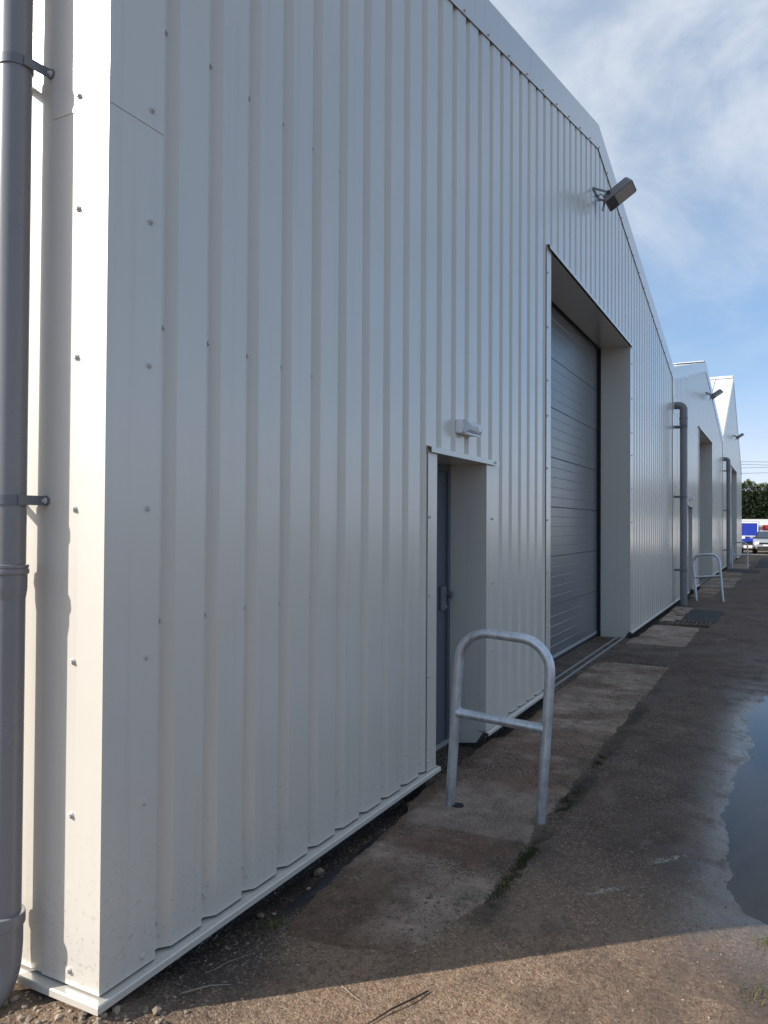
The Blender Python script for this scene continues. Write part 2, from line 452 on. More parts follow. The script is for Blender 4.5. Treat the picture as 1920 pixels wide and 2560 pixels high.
class MB:
    def __init__(self):
        self.v, self.f = [], []

    def poly(self, pts):
        i = len(self.v)
        self.v += [tuple(p) for p in pts]
        self.f.append(tuple(range(i, i + len(pts))))
        return self

    def hexa(self, a, b):
        """a, b: two quads (lists of 4 points) joined to a closed block"""
        i = len(self.v)
        self.v += [tuple(p) for p in a] + [tuple(p) for p in b]
        self.f += [(i + 3, i + 2, i + 1, i), (i + 4, i + 5, i + 6, i + 7)]
        for k in range(4):
            j = (k + 1) % 4
            self.f.append((i + k, i + j, i + 4 + j, i + 4 + k))
        return self

    def box(self, x0, x1, y0, y1, z0, z1):
        return self.hexa([(x0, y0, z0), (x1, y0, z0), (x1, y1, z0), (x0, y1, z0)],
                         [(x0, y0, z1), (x1, y0, z1), (x1, y1, z1), (x0, y1, z1)])

    def prism(self, pts, a, b, axis):
        """2-D outline extruded along an axis ('x': pts are (y, z), 'y': (x, z), 'z': (x, y))"""
        def P(p, t):
            return {'x': (t, p[0], p[1]), 'y': (p[0], t, p[1]), 'z': (p[0], p[1], t)}[axis]
        i, n = len(self.v), len(pts)
        self.v += [P(p, a) for p in pts] + [P(p, b) for p in pts]
        self.f += [tuple(range(i + n - 1, i - 1, -1)), tuple(range(i + n, i + 2 * n))]
        for k in range(n):
            j = (k + 1) % n
            self.f.append((i + k, i + j, i + n + j, i + n + k))
        return self

    def tube(self, path, rad, seg=12, caps=True):
        path = [Vector(p) for p in path]
        n = len(path)
        rads = rad if isinstance(rad, (list, tuple)) else [rad] * n
        i = len(self.v)
        t0 = (path[1] - path[0]).normalized()
        ref = Vector((0, 0, 1)) if abs(t0.z) < .9 else Vector((1, 0, 0))
        u = t0.cross(ref).normalized()
        for k in range(n):
            if k == 0:
                t = t0
            elif k == n - 1:
                t = (path[k] - path[k - 1]).normalized()
            else:
                t = ((path[k] - path[k - 1]).normalized() + (path[k + 1] - path[k]).normalized()).normalized()
            u = (u - t * u.dot(t)).normalized()
            w = t.cross(u)
            for s in range(seg):
                a = 2 * math.pi * s / seg
                self.v.append(tuple(path[k] + (u * math.cos(a) + w * math.sin(a)) * rads[k]))
        for k in range(n - 1):
            for s in range(seg):
                q = (s + 1) % seg
                self.f.append((i + k * seg + s, i + k * seg + q, i + (k + 1) * seg + q, i + (k + 1) * seg + s))
        if caps:
            self.f.append(tuple(i + s for s in range(seg - 1, -1, -1)))
            self.f.append(tuple(i + (n - 1) * seg + s for s in range(seg)))
        return self

    def mesh(self, name, off=Vector((0, 0, 0)), smooth=None, fix=True):
        me = bpy.data.meshes.new(name)
        me.from_pydata([(x - off.x, y - off.y, z - off.z) for x, y, z in self.v], [], self.f)
        if fix:
            bm = bmesh.new()
            bm.from_mesh(me)
            bmesh.ops.recalc_face_normals(bm, faces=bm.faces)
            bm.to_mesh(me)
            bm.free()
        if smooth is not None:
            for p in me.polygons:
                p.use_smooth = True
            me.set_sharp_from_angle(angle=math.radians(smooth))
        me.update()
        return me

    def build(self, name, mat, parent=None, smooth=None, bevel=0.0, fix=True, loc=None):
        off = origin_of(parent) if parent is not None else (Vector(loc) if loc is not None else Vector((0, 0, 0)))
        me = self.mesh(name, off, smooth, fix)
        me.materials.append(M[mat])
        o = bpy.data.objects.new(name, me)
        if parent is not None:
            o.parent = parent
        else:
            o.location = off
        COL.objects.link(o)
        ORG[o.name] = off
        if bevel:
            b = o.modifiers.new('bevel', 'BEVEL')
            b.width, b.segments, b.limit_method = bevel, 2, 'ANGLE'
        return o


def copy_part(o, parent, delta):
    c = o.copy()
    c.parent = parent
    c.location = o.location + Vector(delta)
    COL.objects.link(c)
    ORG[c.name] = origin_of(parent)
    return c


def copy_tree(root, delta):
    c = root.copy()
    COL.objects.link(c)
    c.location = root.location + Vector(delta)
    ORG[c.name] = Vector(c.location)

    def kids(src, dst):
        for ch in [q for q in bpy.data.objects if q.parent == src]:
            k = ch.copy()
            k.parent = dst
            COL.objects.link(k)
            kids(ch, k)
    kids(root, c)
    return c


# screws: one mesh for each direction the head faces, shared by every screw
def screw_mesh(axis):
    def P(r, a, d):
        x, y = r * math.cos(a), r * math.sin(a)
        return {'-y': (x, -d, y), '-x': (-d, x, y)}[axis]
    m = MB()
    rings = [(.0112, 0, 10), (.0112, .0026, 10), (.0090, .0042, 10)]
    idx = []
    for r, d, n in rings:
        idx.append(len(m.v))
        m.v += [P(r, 2 * math.pi * k / 10, d) for k in range(10)]
    for a, b in zip(idx, idx[1:]):
        for k in range(10):
            m.f.append((a + k, a + (k + 1) % 10, b + (k + 1) % 10, b + k))
    m.f.append(tuple(idx[2] + k for k in range(10)))
    h = len(m.v)
    for d in (.004, .0115):
        m.v += [P(.0066, 2 * math.pi * k / 6, d) for k in range(6)]
    for k in range(6):
        m.f.append((h + k, h + (k + 1) % 6, h + 6 + (k + 1) % 6, h + 6 + k))
    m.f.append(tuple(h + 6 + k for k in range(6)))
    me = m.mesh('screw' + axis)
    me.materials.append(M['screw'])
    return me


SCREW = {'-y': screw_mesh('-y'), '-x': screw_mesh('-x')}


def screw(parent, x, y, z, axis='-y'):
    o = bpy.data.objects.new('screw', SCREW[axis])
    o.parent = parent
    o.location = Vector((x, y, z)) - origin_of(parent)
    o.rotation_euler = (0, random.uniform(0, 1) if axis == '-y' else 0, 0)
    COL.objects.link(o)
    return o


# ------------------------------------------------------------------ warehouse units
RIB0, RIBP = 2.045, 0.244          # far edge of the first raised band, spacing
ZB = 0.083                         # bottom edge of the wall sheets
DEP = 28.0                         # how far the building reaches back


def profile(xa, xb, extra):
    """points (x, y) of the ribbed sheet between xa and xb, with break points at extra"""
    pts = []
    i0 = int((xa - RIB0) / RIBP) - 1
    i1 = int((xb - RIB0) / RIBP) + 2
    for i in range(i0, i1):
        e = RIB0 + i * RIBP
        pts += [(e - .002, 0.0), (e, .0012), (e + .0265, .0295), (e + .0285, .031), (e + .0450, .031),
                (e + .0470, .0298), (e + .0825, .0012), (e + .0850, 0.0)]

    def yat(x):
        for (a, ya), (b, yb) in zip(pts, pts[1:]):
            if a <= x <= b:
                return ya + (yb - ya) * (x - a) / max(1e-9, b - a)
        return 0.0
    xs = sorted(set([xa, xb] + [p[0] for p in pts if xa < p[0] < xb] + [e for e in extra if xa < e < xb]))
    return [(x, yat(x)) for x in xs]


def unit(x0, x1, xr, zr, el, er, label, near, left_end, right_end):
    root = empty('warehouse_unit', (x0, 0, 0))
    tag(root, label, 'warehouse', 'gabled warehouse units in a row')
    off = x0 - 1.795
    dl, dr, dt = 4.482 + off, 5.403 + off, 2.050
    rl, rr_, rt = 7.178 + off, 11.472 + off, 4.190

    def rz(x):
        return el + (zr - el) * (x - x0) / (xr - x0) if x <= xr else zr + (er - zr) * (x - xr) / (x1 - xr)

    # ribbed wall sheets
    m = MB()
    prof = profile(x0 + .006, x1, [dl, dr, rl, rr_, xr])
    for (xa, ya), (xb, yb) in zip(prof, prof[1:]):
        mid = (xa + xb) / 2
        zb = dt + .03 if dl < mid < dr else rt + .03 if rl < mid < rr_ else ZB
        m.poly([(xa, ya, zb), (xb, yb, zb), (xb, yb, rz(xb) - .13), (xa, ya, rz(xa) - .13)])
    wall = m.build('wall_cladding', 'clad', root, fix=False)
    # lining behind the sheets and dark plinth under them
    m = MB()
    for xa, xb, zb in ((x0 + .06, dl - .01, -.12), (dl - .01, dr + .01, dt + .02), (dr + .01, rl - .01, -.12),
                       (rl - .01, rr_ + .01, rt + .02), (rr_ + .01, x1, -.12)):
        parts = [(xa, xb)] if not xa < xr < xb else [(xa, xr), (xr, xb)]
        for a, b in parts:
            m.hexa([(a, .10, zb), (b, .10, zb), (b, .14, zb), (a, .14, zb)],
                   [(a, .10, rz(a) - .16), (b, .10, rz(b) - .16), (b, .14, rz(b) - .16), (a, .14, rz(a) - .16)])
    m.build('wall_lining', 'liner', root)
    for xa, xb in ((x0 + .05, dl - .015), (dr + .015, rl - .015), (rr_ + .015, x1)):
        MB().box(xa, xb, .055, .099, -.25, .066).build('plinth', 'plinth', root)

    # fixings in the valleys between the bands
    if near:
        i = 0
        while RIB0 + i * RIBP < 8.3:
            e = RIB0 + i * RIBP
            for z in (.182, 1.25, 2.303, 3.383, 4.42):
                if (dl - .2 < e < dr + .2 and z < dt + .1) or (rl - .2 < e and z < rt + .1):
                    continue
                screw(wall, e + .0375, .0305, z + random.uniform(-.006, .006))
            i += 1

    # drip flashing along the foot of the wall
    sect = [(.054, .0745), (.0, .0735), (-.027, .0700), (-.031, .0665), (-.033, .046), (-.030, .045), (-.028, .0645), (.054, .070)]
    for xa, xb in ((x0 - (.030 if left_end else 0), dl + .03), (dr - .0, rl + .0), (rr_ + .0, x1 + (.03 if right_end else 0))):
        m = MB()
        n_ = len(sect)
        m.v += [(x0 + y if left_end and xa < x0 else xa, y, z) for y, z in sect] + [(xb, y, z) for y, z in sect]
        m.f += [tuple(range(n_ - 1, -1, -1)), tuple(range(n_, 2 * n_))] + [(k, (k + 1) % n_, n_ + (k + 1) % n_, n_ + k) for k in range(n_)]
        m.build('drip_flashing', 'drip', root)

    # corner flashings
    if left_end:
        for za, zb2, pr in ((ZB - .002, 2.982, .0), (2.976, el - .05, .0022)):
            t = .0016
            a, b = x0 - pr, -.0035 - pr
            pts = [(a, .266), (a, b), (2.043, b), (2.043, b + t), (a + t, b + t), (a + t, .266)]
            fl = MB().prism(pts, za, zb2, 'z').build('corner_flashing', 'flash', root)
            for z in (.123, .635, 1.142, 1.645, 2.147, 2.651, 3.030, 3.55, 4.05):
                if za < z < zb2:
                    screw(fl, 1.985, b, z + random.uniform(-.008, .008))
                    screw(fl, a, .133, z + random.uniform(-.006, .006), '-x')
        # end wall, turned away from the yard, with the same sheets
        m = MB()
        pr2 = [(0.04, 0.0)]
        e = .415
        while e < DEP:
            pr2 += [(e, 0.0), (e + .026, .030), (e + .048, .030), (e + .082, 0.0)]
            e += RIBP
        for (ya, da), (yb, db) in zip(pr2, pr2[1:]):
            m.poly([(x0 + .004 + da, ya, ZB), (x0 + .004 + da, ya, el - .1), (x0 + .004 + db, yb, el - .1), (x0 + .004 + db, yb, ZB)])
        m.build('end_wall_cladding', 'clad', root, fix=False)
        MB().box(x0 + .05, x0 + .09, .145, DEP, -.25, el - .12).build('end_wall_lining', 'plinth', root)
        m = MB()
        n_ = len(sect)
        m.v += [(x0 + y, y - .0012, z) for y, z in sect] + [(x0 + y, DEP, z) for y, z in sect]
        m.f += [tuple(range(n_ - 1, -1, -1)), tuple(range(n_, 2 * n_))] + [(k, (k + 1) % n_, n_ + (k + 1) % n_, n_ + k) for k in range(n_)]
        m.build('drip_flashing', 'drip', root)
        g = [(x0 - .02, el - .02), (x0 - .02, el - .13), (x0 - .15, el - .13), (x0 - .16, el - .02), (x0 - .157, el - .02), (x0 - .147, el - .127), (x0 - .023, el - .127), (x0 - .023, el - .02)]
        MB().prism(g, -.02, DEP, 'y').build('eaves_gutter', 'flash', root)
    if right_end:
        pts = [(x1 - .25, -.0035), (x1 + .004, -.0035), (x1 + .004, .266), (x1 + .002, .266), (x1 + .002, -.0015), (x1 - .25, -.0015)]
        fl = MB().prism(pts, ZB - .002, er - .05, 'z').build('corner_flashing', 'flash', root)
        MB().box(x1 - .04, x1 - .002, .11, DEP, -.4, er - .1).build('end_wall_cladding', 'clad', root)
    else:
        fl = MB().box(x1 - .17, x1 + .12, -.012, -.004, ZB, er - .2).build('joint_flashing', 'flash', root)

    # verge flashings under the roof edge, in lengths
    brk = [x0 - (.03 if left_end else 0)] + [x for x in ((4.0 + off, 6.5 + off) if near else (x0 + 2.6, x0 + 5.1))] + [xr]
    brk += [xr + 2.7, xr + 5.2, x1 + (.03 if right_end else 0)]
    for a, b in zip(brk, brk[1:]):
        ga = a + (.0015 if a != xr else 0)
        gb = b - (.0015 if b != xr else 0)
        m = MB()
        za, zb2 = rz(min(max(ga, x0), x1)), rz(min(max(gb, x0), x1))
        for y0, y1, l0, h0 in ((-.0095, -.007, -.275, .016), (-.007, .25, .012, .016)):
            m.hexa([(ga, y0, za + l0), (gb, y0, zb2 + l0), (gb, y1, zb2 + l0), (ga, y1, za + l0)],
                   [(ga, y0, za + h0), (gb, y0, zb2 + h0), (gb, y1, zb2 + h0), (ga, y1, za + h0)])
        vf = m.build('verge_flashing', 'flash', root)
        k = math.ceil((a - RIB0) / (RIBP * 2))
        while RIB0 + k * RIBP * 2 < b:
            x = RIB0 + k * RIBP * 2 - .06
            if a < x < b:
                screw(vf, x, -.0095, rz(x) - .252)
            k += 1

    # roof slopes with their standing ribs
    for xa, xb, nm in ((x0, xr, 'roof'), (xr, x1, 'roof')):
        za, zb2 = rz(xa), rz(xb)
        m = MB()
        m.hexa([(xa, .0, za - .06), (xb, .0, zb2 - .06), (xb, DEP, zb2 - .06), (xa, DEP, za - .06)],
               [(xa, .0, za + .01), (xb, .0, zb2 + .01), (xb, DEP, zb2 + .01), (xa, DEP, za + .01)])
        rf = m.build(nm, 'roof', root)
        y = .75
        rm = None
        while y < DEP:
            if rm is None:
                ya = y
                h = .045
                rm = MB().hexa([(xa + .1, y, rz(xa + .1) + .008), (xb - .1, y, rz(xb - .1) + .008), (xb - .1, y + .05, rz(xb - .1) + .008), (xa + .1, y + .05, rz(xa + .1) + .008)],
                               [(xa + .1, y + .012, rz(xa + .1) + h), (xb - .1, y + .012, rz(xb - .1) + h), (xb - .1, y + .038, rz(xb - .1) + h), (xa + .1, y + .038, rz(xa + .1) + h)]).build('roof_rib', 'roof', rf)
            else:
                copy_part(rm, rf, (0, y - ya, 0))
            y += 1.0
    # ridge capping
    sl, sr = (zr - el) / (xr - x0), (zr - er) / (x1 - xr)
    MB().prism([(xr - .28, zr - .28 * sl + .055), (xr, zr + .07), (xr + .28, zr - .28 * sr + .055), (xr + .28, zr - .28 * sr + .045), (xr, zr + .055), (xr - .28, zr - .28 * sl + .045)],
               .03, DEP, 'y').build('ridge_capping', 'roof', root)

    # ---------------- recessed personnel door
    def reveals(a, b, top, dep, tag_mat='flash'):
        for x, s in ((a, -1), (b, 1)):
            pts = [(dep, -.045), (.066, -.015), (.0, .088), (-.004, .088), (-.004, top), (dep, top)]
            q = MB().prism(pts, x, x + s * .003, 'x').build('reveal_panel', 'flash', root)
            if s == 1 and dep > .4:
                for z in (.046, .5, .99, 1.486, 1.984, 2.465, 2.964, 3.46, 3.964):
                    screw(q, x, .376, z, '-x')
        MB().box(a - .003, b + .003, -.004, dep, top, top + .003).build('soffit_panel', 'flash', root)

    def lintel(a, b, z):
        pts = [(.03, z + .052), (-.020, z + .038), (-.032, z + .034), (-.033, z), (-.030, z), (-.029, z + .031), (-.018, z + .035), (.03, z + .048)]
        q = MB().prism(pts, a, b, 'x').build('lintel_flashing', 'flash', root)
        return q

    reveals(dl, dr, dt, .290)
    reveals(rl, rr_, rt, .408)
    for xa, xb, top in ((dl - .136, dl + .001, dt + .01), (dr - .001, dr + .222, dt + .01), (rl - .150, rl + .001, rt + .01), (rr_ - .001, rr_ + .215, rt + .01)):
        q = MB().box(xa, xb, -.0085, -.0055, ZB - .004, top).build('jamb_flashing', 'flash', root)
        x = xa + .02 if xa < dl or dr + .3 < xa < rl else xa + .12
        for z in (.139, .660, 1.160, 1.646, 2.13, 2.62, 2.95, 3.447, 3.959):
            if z < top - .12 and not (top < 3 and z > 1.9):
                screw(q, x, -.0085, z)
    ll = lintel(dl - .137, dr + .218, dt - .002)
    screw(ll, dr + .12, -.033, dt + .018)
    ll = lintel(rl - .12, rr_ + .20, rt)

    door = MB().box(dl + .003, dr - .003, .292, .330, -.005, dt - .004).build('personnel_door', 'door', root, bevel=.004)
    lk = MB().box(dr - .178, dr - .085, .270, .2918, .965, 1.145).build('lock_guard', 'clip', door, bevel=.006)
    MB().tube([(dr - .060, .291, 1.075), (dr - .060, .252, 1.075)], .017, 14).tube([(dr - .060, .252, 1.075), (dr - .060, .236, 1.075)], .026, 14).build('door_knob', 'clip', door, smooth=40)
    MB().tube([(dr - .11, .291, .99), (dr - .11, .262, .99)], .010, 10).build('lock_cylinder', 'alu', door, smooth=40)
    MB().box(dl + .003, dl + .05, .277, .2915, -.005, dt - .004).box(dr - .05, dr - .0035, .2775, .2915, -.005, dt - .004).box(dl + .05, dr - .05, .278, .2915, dt - .055, dt - .004).build('door_frame', 'door', root)
    MB().box(dl + .003, dr - .003, .255, .2905, -.022, -.006).build('door_sill', 'alu', root)
    MB().box(dl + .003, dr - .003, .262, .33, -.25, -.0225).build('door_step', 'plinth', root)

    # ---------------- sectional lifting door
    rd = empty('lifting_door', (rl, .455, 0))
    rd.parent = root
    rd.location = Vector((rl - x0, .455, 0))
    ORG[rd.name] = Vector((rl, .455, 0))
    H = .585
    pr = [(.0015, .0065), (.0040, .0015), (.007, 0.0)]
    for k in range(1, 5):
        c = k * .117
        pr += [(c - .006, 0.0), (c - .0015, .0016), (c + .0015, .0016), (c + .006, 0.0)]
    pr += [(H - .006, 0.0), (H - .003, .002), (H - .0008, .0065)]
    m = MB()
    xa, xb = rl - .03, rr_ - .045
    for (za, da), (zb2, db) in zip(pr, pr[1:]):
        m.poly([(xa, .455 + da, .06 + za), (xb, .455 + da, .06 + za), (xb, .455 + db, .06 + zb2), (xa, .455 + db, .06 + zb2)])
    m.poly([(xb, .455 + .0, .065), (xb, .495, .065), (xb, .495, .64), (xb, .455, .64)])
    first = m.build('door_section', 'roller', rd, fix=False)
    for k in range(1, 8):
        copy_part(first, rd, (0, 0, H * k))
    MB().box(xa, xb, .453, .485, .022, .0635).build('bottom_rail', 'alu', rd)
    MB().box(xa, xb, .457, .481, -.045, .0215).build('bottom_seal', 'rubber', rd)
    MB().box(rl - .04, rr_ + .04, .499, .53, -.10, rt + .02).build('door_backing', 'rubber', rd)
    for xx in (rl - .012, rr_ - .0025):
        MB().box(xx, xx + .0145, .4085, .4985, -.10, rt - .002).build('side_seal', 'rubber', rd)
    # threshold channel in front of it
    for y0, y1, z in ((.165, .185, -.012), (.070, .088, -.006)):
        MB().box(rl - .02, rr_ + .01, y0, y1, -.10, z).build('threshold_rail', 'alu', root)
    return root


unit(1.795, 16.5, 9.29, 6.385, 4.70, 4.81, 'nearest grey ribbed warehouse unit, filling the left of the view', True, True, False)
unit(16.5, 31.2, 24.0, 6.33, 4.81, 4.88, 'middle grey ribbed warehouse unit, low gable between two taller looking ones', False, False, False)
unit(31.2, 46.1, 38.45, 8.42, 4.95, 4.60, 'farthest grey ribbed warehouse unit with a steep white roof', False, False, True)


# ------------------------------------------------------------------ downpipes
def arc(c, r, a0, a1, n, u, v):
    c, u, v = Vector(c), Vector(u), Vector(v)
    return [c + (u * math.cos(a0 + (a1 - a0) * k / n) + v * math.sin(a0 + (a1 - a0) * k / n)) * r for k in range(n + 1)]


def lathe_z(m, cx, cy, rows, seg=32):
    i = len(m.v)
    for r, z in rows:
        m.v += [(cx + r * math.cos(2 * math.pi * k / seg), cy + r * math.sin(2 * math.pi * k / seg), z) for k in range(seg)]
    for j in range(len(rows) - 1):
        for k in range(seg):
            q = (k + 1) % seg
            m.f.append((i + j * seg + k, i + j * seg + q, i + (j + 1) * seg + q, i + (j + 1) * seg + k))
    m.f.append(tuple(i + k for k in range(seg - 1, -1, -1)))
    m.f.append(tuple(i + (len(rows) - 1) * seg + k for k in range(seg)))
    return m


PX, PY = 1.705, 0.342
dp = empty('downpipe', (PX, PY, 0))
tag(dp, 'grey plastic downpipe at the left edge, in front of the sunlit end wall', 'downpipe', 'rainwater downpipes on the warehouse')
lathe_z(MB(), PX, PY, [(.055, 1.45), (.055, 4.62)]).build('pipe', 'pvc', dp, smooth=40)
lathe_z(MB(), PX, PY, [(.055, .20), (.055, 1.352)]).build('pipe', 'pvc', dp, smooth=40)
lathe_z(MB(), PX, PY, [(.0555, 1.345), (.0595, 1.375), (.0600, 1.380), (.0600, 1.425), (.0645, 1.428), (.0655, 1.436), (.0645, 1.444), (.0615, 1.446), (.0640, 1.449), (.0640, 1.458), (.0560, 1.460)]).build('coupling', 'pvc', dp, smooth=35)
m = MB()
path = [(PX, PY, .30), (PX, PY, .24), (PX, PY, .20)] + arc((PX - .12, PY, .16), .12, 0, -math.pi * .42, 8, (1, 0, 0), (0, 0, 1)) + [(PX - .20, PY + .01, .02)]
m.tube(path, [.061] * 2 + [.061] + [.0585] * 10, 32, False)
sh = m.build('shoe', 'pvc', dp, smooth=40)
lathe_z(MB(), PX, PY, [(.057, .268), (.0665, .270), (.0675, .280), (.0675, .300), (.066, .308), (.0565, .310)]).build('shoe_rim', 'pvc', dp, smooth=35)
for z in (1.673, 3.135):
    m = MB()
    n = 28
    i = len(m.v)
    for k in range(n):
        a = 2 * math.pi * k / n
        for r in (.0555, .0595):
            for dz in (-.016, .016):
                m.v.append((PX + r * math.cos(a), PY + r * math.sin(a), z + dz))
    for k in range(n):
        q = (k + 1) % n
        A, B = i + k * 4, i + q * 4
        m.f += [(A, A + 1, B + 1, B), (A + 2, B + 2, B + 3, A + 3), (A + 1, A + 3, B + 3, B + 1), (A, B, B + 2, A + 2)]
    for s in (-1, 1):
        yy = PY + s * .0615
        m.hexa([(PX - .012, yy - .0022, z - .016), (PX + .0835, yy - .0022 + s * .008, z - .016), (PX + .0835, yy + .0022 + s * .008, z - .016), (PX - .012, yy + .0022, z - .016)],
               [(PX - .012, yy - .0022, z + .016), (PX + .0835, yy - .0022 + s * .008, z + .016), (PX + .0835, yy + .0022 + s * .008, z + .016), (PX - .012, yy + .0022, z + .016)])
        yl = yy + s * .010
        m.tube([(PX + .0875, yl, z), (PX + .0835, yl, z)], .0175, 16)
    cl_ = m.build('pipe_clip', 'clip', dp, smooth=40)
    for s in (-1, 1):
        screw(cl_, PX + .0835, PY + s * .0715, z, '-x')


def wall_pipe(x, label, top):
    root = empty('downpipe', (x, -.182, 0))
    tag(root, label, 'downpipe', 'rainwater downpipes on the warehouse')
    r = .072
    lathe_z(MB(), x, -.182, [(r, -.06), (r, top - .30)]).build('pipe', 'pvc', root, smooth=40)
    m = MB()
    m.tube([(x, -.005, top), (x, -.06, top)] + arc((x, -.085, top - .097), .097, math.pi / 2, math.pi, 8, (0, 1, 0), (0, 0, 1)) + [(x, -.182, top - .26)], r * 1.06, 20)
    m.build('elbow', 'pvc', root, smooth=40)
    lathe_z(MB(), x, -.182, [(r * 1.0, top - .40), (r * 1.10, top - .39), (r * 1.10, top - .28), (r * 1.16, top - .275), (r * 1.16, top - .25), (r * 1.05, top - .245)]).build('coupling', 'pvc', root, smooth=35)
    MB().box(x - .17, x + .17, -.017, -.0125, top - .17, top + .17).build('wall_plate', 'flash', root)
    for z in (top - .44, 2.19, .707):
        m = lathe_z(MB(), x, -.182, [(r * 1.01, z - .02), (r * 1.07, z - .02), (r * 1.07, z + .02), (r * 1.01, z + .02)])
        m.box(x - .12, x - .075, -.17, -.012, z - .018, z + .018).box(x + .075, x + .12, -.17, -.012, z - .018, z + .018)
        m.build('pipe_clip', 'clip', root, smooth=40)
    return root


wall_pipe(16.62, 'wide dark grey downpipe between the nearest and the middle unit', 4.05)
wall_pipe(31.3, 'wide dark grey downpipe between the middle and the farthest unit', 4.10)


# ------------------------------------------------------------------ lamps on the wall
def flood(x, z, label):
    root = empty('flood_light', (x, 0, z))
    tag(root, label, 'flood light', 'flood lights high on the gables')
    a = math.radians(33)                                   # the lamp leans out and up
    ax = Vector((0, -math.cos(a), math.sin(a)))            # along the lamp, away from the wall
    nn = Vector((0, -math.sin(a), -math.cos(a)))           # the way the glass looks: out and down
    c = Vector((x, -.270, z - .054))

    def P(s, w, h):
        return tuple(c + Vector((1, 0, 0)) * w + ax * s + nn * h)
    L, Wd = .182, .165
    m = MB()
    rows = [(-.070, .80, .72), (-.060, .88, .84), (.018, 1.0, 1.0), (.034, 1.0, 1.0)]
    i = len(m.v)
    for h, kl, kw in rows:
        l, w, q = L * kl, Wd * kw, .022
        m.v += [P(s, ww, h) for s, ww in ((-l + q, -w), (l - q, -w), (l, -w + q), (l, w - q), (l - q, w), (-l + q, w), (-l, w - q), (-l, -w + q))]
    for j in range(3):
        for k in range(8):
            q = (k + 1) % 8
            m.f.append((i + j * 8 + k, i + j * 8 + q, i + j * 8 + 8 + q, i + j * 8 + 8 + k))
    m.f += [tuple(i + k for k in range(7, -1, -1)), tuple(i + 24 + k for k in range(8))]
    m.build('lamp_body', 'lamp_body', root)

    def pane(s0, s1, w, h, name, mat):
        MB().hexa([P(s0, -w, h - .002), P(s1, -w, h - .002), P(s1, w, h - .002), P(s0, w, h - .002)],
                  [P(s0, -w, h), P(s1, -w, h), P(s1, w, h), P(s0, w, h)]).build(name, mat, root)
    pane(-.168, -.062, .150, .0375, 'driver_cover', 'lamp_dark')
    pane(-.050, .165, .148, .0375, 'lamp_glass', 'lamp_glass')
    pane(-.060, -.051, .150, .040, 'glass_edge', 'alu')
    for s in (-1, 1):
        p0, p1 = Vector((x + s * .172, -.006, z)), Vector(P(-.09, s * .172, -.03))
        d = Vector((0, 0, .014))
        m = MB().hexa([tuple(p0 - d - Vector((.003, 0, 0))), tuple(p1 - d - Vector((.003, 0, 0))), tuple(p1 - d + Vector((.003, 0, 0))), tuple(p0 - d + Vector((.003, 0, 0)))],
                      [tuple(p0 + d - Vector((.003, 0, 0))), tuple(p1 + d - Vector((.003, 0, 0))), tuple(p1 + d + Vector((.003, 0, 0))), tuple(p0 + d + Vector((.003, 0, 0)))])
        m.build('bracket_arm', 'lamp_body', root)
        kx = x + s * .176
        MB().tube([(kx - .012, p1.y, p1.z), (kx + .012, p1.y, p1.z)], .020, 12).build('bracket_knob', 'lamp_dark', root, smooth=40)
    MB().box(x - .175, x + .175, -.010, -.001, z - .018, z + .018).build('bracket_plate', 'lamp_body', root)
    e = Vector(P(-.165, -.03, -.04))
    pts = [(x - .05, -.012, z - .05), (x - .05, -.07, z - .03), (x - .05, -.105, z - .09), (x - .05, -.095, z - .17), (x - .04, -.08, z - .22), (x - .035, -.095, z - .235), tuple(e)]
    MB().tube(pts, .006, 8).build('cable', 'cable', root, smooth=60)
    return root


flood(9.20, 5.53, 'nearest flood light, jutting out below the nearest gable peak')
flood(24.25, 5.48, 'flood light jutting out below the middle gable peak')
flood(38.3, 5.72, 'smallest, farthest flood light on the last gable')


def bulkhead(x, z, label):
    root = empty('bulkhead_light', (x, 0, z))
    tag(root, label, 'bulkhead light', 'bulkhead lights above the doors')
    w, h = .272, .096
    MB().box(x, x + w, -.046, -.0005, z, z + h).build('housing', 'white_plastic', root, bevel=.008)
    MB().box(x - .002, x + .014, -.052, -.046, z + .03, z + .066).box(x + w - .014, x + w + .002, -.052, -.046, z + .03, z + .066).build('latch', 'white_plastic', root)
    pts = [(-.0465, z + .004), (-.082, z + .010), (-.094, z + .024), (-.096, z + .050), (-.084, z + .078), (-.062, z + .092), (-.0465, z + .094)]
    MB().prism(pts, x + .012, x + w - .004, 'x').build('diffuser', 'lens', root, bevel=.005)
    MB().box(x + .018, x + w - .010, -.0505, -.0475, z + .010, z + .088).build('reflector', 'white_plastic', root)
    for k in range(8):
        xx = x + .035 + k * .021
        MB().tube([(xx, -.0945, z + .022), (xx, -.0985, z + .036), (xx, -.0985, z + .050), (xx, -.092, z + .066), (xx, -.083, z + .080)], .0032, 6).build('lens_rib', 'white_plastic', root)
    MB().box(x + .02, x + w - .02, -.080, -.060, z - .006, z + .0035).build('lower_rim', 'white_plastic', root)
    return root


bulkhead(4.808, 2.216, 'clear ribbed bulkhead light above the nearest door')
bulkhead(19.52, 2.216, 'small bulkhead light above the middle unit door')


# ------------------------------------------------------------------ ground
def sstep(a, b, x):
    t = min(1.0, max(0.0, (x - a) / (b - a)))
    return t * t * (3 - 2 * t)


def far_fall(x):
    return -.40 * sstep(45.5, 62, x)


